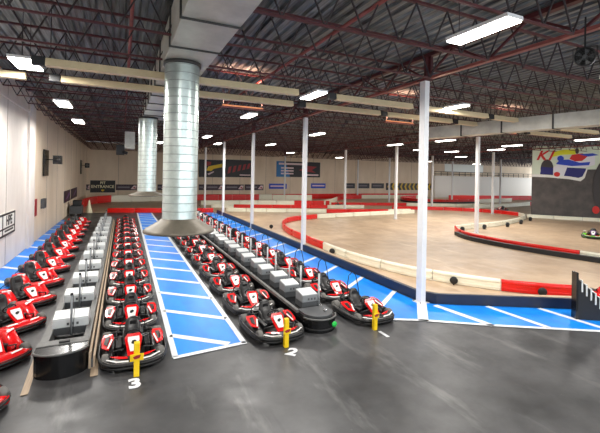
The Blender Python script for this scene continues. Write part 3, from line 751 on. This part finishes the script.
# black stepped barrier end
t = thing('barrier_end', 'black stepped rubber barrier end with white tabs beside the blue lane', 'barrier end', (12.6, 6.9, 0), math.atan2(-.66, 1))
a = MB(); a.add([(x, y, z) for y in (-.12, .1) for x, z in ((0, 0), (1.3, 0), (1.3, .03), (1.25, .05), (.1, 1.15), (0, 1.2))],
                [(0, 1, 2, 3, 4, 5), (11, 10, 9, 8, 7, 6)]+[(k, (k+1) % 6, 6+(k+1) % 6, 6+k) for k in range(6)], BLK); a.build('rubber_body', t)
a = MB(); a.box((-.06, -.14, 0), (-.001, .12, 1.42), GBLK); a.build('end_plate', t)
for i in range(7):
    x = .1+.125*i; z = 1.15-(x-.1)*.957
    a = MB(); a.box((x-.018, -.15, z-.3), (x+.018, .0, z+.05), PW); a.build('white_tab', t)

# =========================================================== WALL PRINT (racing car)
p0, p1 = Vector((41.1, 27.2, 0)), Vector((52.8, 12.8, 0)); dv = (p1-p0); L = dv.length; dv.normalize(); nn = Vector((-dv.y, dv.x, 0))
if nn.dot(-p0) < 0: nn = -nn
MM = Matrix.Identity(4)
for i, ax in enumerate((dv, Vector((0, 0, 1)), nn)):
    for r in range(3): MM[r][i] = ax[r]
MM.translation = p0
t = thing('wall_print', 'huge printed banner of a racing car on track with red letters above', 'banner', (0, 0, 0))
a = MB(); a.box((0, .25, -.25), (L, 7.9, 0), mat('print_asphalt', (88, 80, 76), .6, noise=1, col2=(64, 60, 58), scale=1.2), MM); a.build('printed_panel', t)
def pr(name, poly, d, m):
    a = MB(); a.prism(poly, .0, .02+.01*d, m, MM); return a.build(name, t)
PG = mat('print_sky', (214, 226, 206), .6); PYEL = mat('print_yellow', (226, 226, 40), .6); PRED = mat('print_red', (206, 40, 34), .6)
PBL = mat('print_blue', (40, 70, 190), .6); PDB = mat('print_dark_blue', (34, 34, 110), .6); PTY = mat('print_tyre', (66, 62, 62), .7); PGR = mat('print_pale', (226, 226, 232), .6)
# coordinates: x metres along the print (image 530 -> 0, 600 -> ~7.0), z metres above the ground
pr('sky', [(0, 4.6), (2.0, 5.2), (5, 5.4), (L, 5.8), (L, 7.9), (0, 7.9)], 0, PG)
pr('yellow_swoosh', [(1.85, 6.7), (2.6, 6.95), (3.9, 7.0), (4.3, 7.55), (2.8, 7.5), (2.0, 7.3)], 1, PYEL)
def disc(cx, cz, rx, rz, n=20): return [(cx+rx*math.cos(2*PI*k/n), cz+rz*math.sin(2*PI*k/n)) for k in range(n)]
pr('front_tyre', disc(1.38, 5.45, .6, 1.02), 1, PTY); pr('wing_plate', [(.75, 4.85), (1.95, 4.8), (1.95, 5.55), (.85, 5.65)], 2, PDB)
pr('wing_plate', [(2.9, 4.6), (4.7, 4.5), (4.85, 5.5), (3.2, 5.6)], 2, PDB)
pr('front_tyre', disc(6.75, 3.6, 1.3, 3.0, 28), 5, PTY)
pr('body', [(1.95, 4.8), (1.95, 5.6), (2.3, 5.9), (3.0, 6.1), (3.6, 6.6), (4.8, 7.1), (5.6, 6.9), (5.6, 5.9), (4.8, 5.6), (3.2, 5.6), (2.9, 4.6), (2.4, 4.4)], 2, PGR)
pr('blue_flank', [(2.2, 5.95), (2.5, 6.4), (3.3, 6.45), (4.3, 6.1), (5.2, 6.2), (5.1, 5.85), (3.6, 5.75)], 3, PBL)
pr('red_cowl', [(3.4, 6.5), (3.6, 6.95), (4.5, 7.1), (5.0, 6.8), (4.5, 6.3), (3.9, 6.25)], 3, PRED)
pr('blue_wing', [(4.2, 7.0), (5.4, 7.1), (5.9, 6.9), (5.0, 6.75)], 4, PBL)
pr('helmet', disc(2.6, 6.55, .3, .3), 4, PBL); pr('dark_camera_pod', disc(4.05, 7.35, .16, .3), 4, PTY)
pr('nose_mark', disc(2.3, 4.85, .28, .26), 4, PRED)
pr('front_wing', [(0, 4.55), (1.6, 4.5), (3.4, 4.35), (4.4, 4.15), (4.75, 4.5), (5.0, 5.5), (4.9, 5.5), (4.55, 4.65), (4.2, 4.5), (3.4, 4.65), (1.6, 4.78), (0, 4.85)], 3, PW)
pr('rear_wheel_mark', disc(5.75, 1.2, .3, .4), 6, PRED)
a = MB(); text(a, 'K1', 1.4, PRED, MM @ Matrix.Translation((1.15, 6.85, .05)), shear=.4, bold=.04); a.build('lettering', t)

# =========================================================== BANNERS, SIGNS
def banner(x0, x1, y0, y1, lab, base, extras=None, Y=YB-.058, name='banner', grp=None):
    P, Q = onY(x0, y1, Y), onY(x1, y0, Y); P2 = onY(x0, y0, Y)
    cx, cz, w, h = (P.x+Q.x)/2, (P.z+P2.z)/2, Q.x-P.x, P2.z-P.z
    t = thing(name, lab, 'banner' if name == 'banner' else 'sign', (cx, Y, cz), 0, grp)
    a = MB(); a.box((-w/2, 0, -h/2), (w/2, .05, h/2), base); a.build('panel', t)
    if extras: extras(t, w, h)
    return t
FM = Matrix.Rotation(PI/2, 4, 'X')
def poly_on(t, name, poly, m, w, h, d=.01):
    a = MB(); a.prism([(x*w, z*h) for x, z in poly], 0, d, m, FM); a.build(name, t)
def txt_on(t, name, s, size, m, x=0, z=0, shear=0, bold=.01):
    a = MB(); text(a, s, size, m, Matrix.Translation((x, -.012, z)) @ FM, shear=shear, bold=bold); a.build(name, t)
def ex_pit(t, w, h):
    txt_on(t, 'lettering', 'PIT', h*.3, BANW, 0, h*.29); txt_on(t, 'lettering', 'ENTRANCE', h*.33, BANW, 0, -h*.02); poly_on(t, 'arrow', [(-.06, -.26), (.06, -.26), (.06, -.34), (0, -.42), (-.06, -.34)], BANY, w, h)
banner(90, 115.3, 180.3, 192.5, 'black pit entrance sign with pale yellow lettering on the back wall', mat('sign_black', (16, 15, 14), .5), ex_pit, YB-.058, 'sign')
def ex_sp1(t, w, h):
    poly_on(t, 'yellow_lettering', [(-.2, -.12), (-.12, .12), (.46, .3), (.46, .1), (.1, -.02), (.0, -.15)], BANY, w, h); poly_on(t, 'pink_mark', [(-.3, .1), (-.22, .4), (0, .38), (-.02, .22), (-.2, .12)], BANR, w, h)
    poly_on(t, 'white_strokes', [(-.15, -.3), (.1, -.15), (.12, -.2), (-.1, -.38)], BANP, w, h)
banner(198.7, 223.5, 159.4, 177, 'black banner with yellow slanted lettering right of the thick duct', BANB, ex_sp1)
def ex_sp2(t, w, h):
    for x in (-.4, -.22, -.04, .14, .3): poly_on(t, 'red_lettering', [(x, -.15+x*.4), (x+.05, .2+x*.3), (x+.15, .24+x*.3), (x+.1, -.1+x*.4)], BANR, w, h)
    poly_on(t, 'white_line', [(.05, -.4), (.45, -.4), (.45, -.34), (.05, -.34)], BANP, w, h)
banner(224.5, 252, 159.4, 177, 'dark banner with slanted red lettering left of the third column', BANB, ex_sp2)
def ex_bl(t, w, h):
    poly_on(t, 'blue_field', [(-.5, -.5), (-.2, -.5), (-.3, .5), (-.5, .5)], BANL, w, h)
    poly_on(t, 'white_line', [(-.45, .28), (.1, .28), (.1, .4), (-.45, .4)], BANP, w, h, .014)
    for z in (.08, -.1, -.28): poly_on(t, 'white_line', [(-.4, z-.05), (-.12, z-.05), (-.12, z+.04), (-.4, z+.04)], BANP, w, h, .014)
    poly_on(t, 'red_art', [(0, -.05), (.2, .25), (.42, .2), (.3, -.02), (.4, -.2), (.1, -.1)], BANR, w, h); poly_on(t, 'white_line', [(.08, -.4), (.46, -.4), (.46, -.3), (.08, -.3)], BANP, w, h)
banner(276.3, 320.3, 161, 176.7, 'large banner, blue at left and black at right, behind the second column', BANB, ex_bl)
def ex_strip(t, w, h):
    poly_on(t, 'white_art', [(.2, -.3), (.35, .35), (.48, .3), (.45, -.35)], BANP, w, h); poly_on(t, 'pale_line', [(-.42, -.12), (.15, -.12), (.15, .14), (-.42, .14)], mat('banner_grey', (120, 112, 120), .5), w, h)
    poly_on(t, 'red_mark', [(.3, -.1), (.4, .1), (.46, -.3)], BANR, w, h, .014)
sl = ['strip banner in the corner left of the pit entrance sign', 'strip banner right of the pit entrance sign', 'strip banner between the two round ducts', 'strip banner just right of the thick duct',
      'strip banner under the yellow lettered banner', 'strip banner under the red lettered banner', 'strip banner right of the third column']
for (x0, x1), l in zip(((83, 89.6), (115.8, 137), (157.5, 163), (198.7, 205.6), (206, 223.4), (225, 243.8), (244.5, 263.5)), sl):
    banner(x0, x1, 184.4, 190.2, 'dark purple '+l, mat('banner_plum', (52, 30, 44), .5), ex_strip, grp='small strip banners on the back wall')
def ex_bs(t, w, h): poly_on(t, 'white_line', [(-.42, -.12), (.42, -.12), (.42, .16), (-.42, .16)], BANP, w, h)
banner(269, 286.8, 183.6, 188.8, 'small blue banner left of the second column', BANBL, ex_bs, grp='small blue banners')
banner(311, 325.6, 183.3, 188.2, 'small blue banner right of the second column', BANBL, ex_bs, grp='small blue banners')
def ex_gs(t, w, h): poly_on(t, 'pale_line', [(-.4, -.1), (.3, -.1), (.3, .1), (-.4, .1)], mat('banner_grey', (120, 112, 120), .5), w, h)
for (x0, x1), l in zip(((345.6, 355), (358, 369.5), (371.5, 384)), ('first', 'second', 'third')):
    banner(x0, x1, 183.2, 188.3, '%s dark grey strip banner left of the yellow chevrons' % l, mat('banner_slate', (44, 42, 50), .5), ex_gs, grp='dark grey strip banners')
def ex_ch(t, w, h):
    for i in range(11):
        x = -.47+i*.088; poly_on(t, 'chevron', [(x+.03, -.5), (x, 0), (x+.03, .5), (x+.065, .5), (x+.035, 0), (x+.065, -.5)], mat('chevron_yellow', (214, 176, 40), .5), w, h)
banner(386, 432, 183, 190, 'black chevron board with yellow arrows on the back wall', BANB, ex_ch)
# left wall signs and screens
def wall_left_box(name, lab, cat, y0, y1, z0, z1, d, m, x=XL):
    t = thing(name, lab, cat, (x+.008, (y0+y1)/2, (z0+z1)/2)); a = MB(); hy, hz = (y1-y0)/2, (z1-z0)/2
    a.box((0, -hy, -hz), (d, hy, hz), m); a.build('panel', t); return t, hy, hz
t, hy, hz = wall_left_box('sign', 'black and white framed lettered sign on the left wall above the blue bays', 'sign', 18.4, 22.05, 1.3, 2.3, .03, PW)
a = MB()
for z0, z1 in ((-hz, -hz+.09), (hz-.09, hz), (-.2, -.13)): a.box((.03, -hy, z0), (.04, hy, z1), BANB)
for y0, y1 in ((-hy, -hy+.12), (hy-.12, hy), (-.28, -.18)): a.box((.03, y0, -hz), (.04, y1, hz), BANB)
a.build('frame', t)
a = MB(); Mx = facing((.032, .8, .13), 1, 0); text(a, 'HPE', .58, BANB, Mx, bold=.02); a.box((.03, .1, -.33), (.036, 1.5, -.25), BANB); a.build('lettering', t)
for y, lab in ((28.9, 'flat black screen on the left wall past the pilaster'), (52.6, 'small far screen at the end of the left wall')):
    t = thing('wall_screen', lab, 'screen', (XL, y, 4.7))
    a = MB(); a.box((.03, -.05, -.85), (.12, 1.5, .85), GBLK); a.build('screen', t, bevel=.01)
    a = MB(); a.box((0, .5, -.1), (.03, .9, .1), DSTEEL); a.build('bracket', t)
for y, lab in ((30.6, 'black loudspeaker on a bracket beside the flat screen'), (55, 'far black loudspeaker near the back corner')):
    t = thing('loudspeaker', lab, 'speaker', (XL, y, 4.95))
    a = MB(); a.box((.35, -.28, -.3), (.85, .28, .28), KBLK); a.build('cabinet', t, bevel=.02)
    a = MB(); a.bar((0, 0, 0), (.36, 0, 0), .06, .06, DSTEEL); a.box((0, -.12, -.12), (.03, .12, .12), DSTEEL); a.build('bracket', t)
    a = MB(); a.lathe([(.02, 0), (.15, 0), (.17, .02)], HUB, 20, M=Matrix.Translation((.6, -.29, 0)) @ Matrix.Rotation(PI/2, 4, 'X')); a.build('cone', t)
t, hy, hz = wall_left_box('notice', 'red notice strip on the left wall past the pilaster', 'notice', 26.4, 27.3, 1.5, 2.5, .02, BANR)
t, hy, hz = wall_left_box('phone_box', 'small black box on the left wall beside the red notice', 'box', 28.5, 29.4, 1.8, 2.4, .18, BOXD)
for y0, y1, l in ((39, 43.2, 'nearer'), (44, 49.5, 'farther')):
    t, hy, hz = wall_left_box('banner', '%s purple and black banner low on the left wall' % l, 'banner', y0, y1, 1.35, 2.4, .04, mat('banner_plum', (52, 30, 44), .5))
    a = MB(); a.prism([(-1.2, -.3), (.2, .1), (1.5, .35), (1.6, .1), (.3, -.2)], .041, .05, PURP, Matrix(((0, 0, 1, 0), (1, 0, 0, 0), (0, 1, 0, 0), (0, 0, 0, 1)))); a.build('artwork', t)
# dark stand and wheel-shaped lamp by the corner
t = thing('equipment_cart', 'dark cart loaded with black gear in the far left corner', 'cart', (-3.9, 42.2, 0))
a = MB(); a.box((-.5, -.9, .15), (.5, .9, .9), BOXD); a.build('body', t, bevel=.03)
a = MB(); a.box((-.3, -.4, .9), (.4, .5, 1.4), BLK); a.build('gear', t, bevel=.05)
for sx in (-.4, .4):
    for sy in (-.7, .7):
        a = MB(); a.lathe([(.02, -.04), (.12, -.04), (.12, .04), (.02, .04)], BLK, 12, M=Matrix.Translation((sx, sy, .12)) @ Matrix.Rotation(PI/2, 4, 'Y')); a.build('wheel', t)
b = MB(); b.lathe([(.28, 0), (.3, .05), (.05, 1.25), (.04, 1.3)], mat('cone_pale', (236, 226, 190), .5), 20)
o = b.build('pale_cone', loc=(-2.95, 43.9, 0)); tag(o, 'pale tall cone at the left end of the red barrier', 'cone')

# fan at right
t = thing('drum_fan', 'round black fan hanging from the pink girder at the top right', 'fan', (8.59, 4.62, 6.75), math.radians(-62)); t.scale = (.66, .66, .66)
RX = Matrix.Rotation(PI/2, 4, 'X')
a = MB()
for r in (.27, .2, .13): a.tube([RX @ Vector((r*math.cos(k*PI/12), r*math.sin(k*PI/12), .09)) for k in range(24)], .008, BLK, 5, closed=True)
for k in range(12):
    q = k*PI/6; a.tube([RX @ Vector((.05*math.cos(q), .05*math.sin(q), .09)), RX @ Vector((.27*math.cos(q), .27*math.sin(q), .09))], .006, BLK, 4)
a.build('guard', t)
a = MB(); a.lathe([(.02, -.14), (.2, -.14), (.285, -.1), (.29, .1), (.27, .1), (.265, -.08), (.02, -.1)], BLK, 28, M=RX); a.build('drum', t)
a = MB()
for k in range(5):
    q = 2*PI*k/5; c, s = math.cos(q), math.sin(q)
    a.add([RX @ Vector(p) for p in ((.04*c, .04*s, 0), (.24*c-.08*s, .24*s+.08*c, .04), (.24*c+.06*s, .24*s-.06*c, -.04), (.04*c, .04*s, .015), (.24*c-.08*s, .24*s+.08*c, .05), (.24*c+.06*s, .24*s-.06*c, -.03))],
          [(0, 1, 2), (3, 5, 4), (0, 3, 4, 1), (1, 4, 5, 2), (2, 5, 3, 0)], BOXD)
a.build('blades', t)
a = MB(); a.lathe([(.02, .06), (.07, .05), (.08, -.15), (.05, -.2)], BOXD, 16, M=RX); a.build('motor', t)
a = MB(); a.bar((0, 0, .28), (0, 0, 1.25), .05, .05, BLK); a.bar((-.3, 0, 0), (-.3, 0, .3), .03, .03, BLK); a.bar((.3, 0, 0), (.3, 0, .3), .03, .03, BLK); a.bar((-.31, 0, .3), (.31, 0, .3), .03, .03, BLK); a.build('bracket', t)

# far white wall with railing
t = thing('partition_wall', 'long white partition wall with a dark railing at the far back', 'partition', (0, 0, 0))
a = MB(); a.box((60.3, YB-.9, 0), (93, YB-.6, 4.7), mat('partition_white', (226, 222, 214), .6)); a.build('panel', t)
a = MB(); 
for z in (5.1, 5.6): a.tube([(60.3, YB-.75, z), (93, YB-.75, z)], .05, DSTEEL, 6)
x = 60.4
while x < 93: a.box((x, YB-.79, 4.7), (x+.08, YB-.71, 5.65), DSTEEL); x += 1.8
a.build('railing', t)
b = MB(); b.box((64, YB-.05, 5.6), (76, YB-.01, 7.4), GLASS); o = b.build('window_1'); struct(o)

# bright car-sized white thing beyond wall left out; small kart racer far right near the column
for k, (x, y) in enumerate(((45.5, 34.2), )):
    o = copy_tree(blackp); o.location = (x, y, 0); o.rotation_euler = (0, 0, -1.3); o['label'] = 'lone dark kart on the far track left of the wall print'; o['group'] = 'karts on the track'
o = copy_tree(blackp); o.location = (27.2, 44.6, 0); o.rotation_euler = (0, 0, .9); o['label'] = 'lone dark kart on the far track beside the oval loop'; o['group'] = 'karts on the track'

# =========================================================== WORLD / VIEW
w = bpy.data.worlds.new('world'); bpy.context.scene.world = w; w.use_nodes = True
bg = w.node_tree.nodes['Background']; bg.inputs[0].default_value = (.9, .95, 1, 1); bg.inputs[1].default_value = 1.9
vs = bpy.context.scene.view_settings
vs.view_transform = 'Standard'; vs.look = 'None'; vs.gamma = 1; vs.exposure = 0.9; vs.use_curve_mapping = False
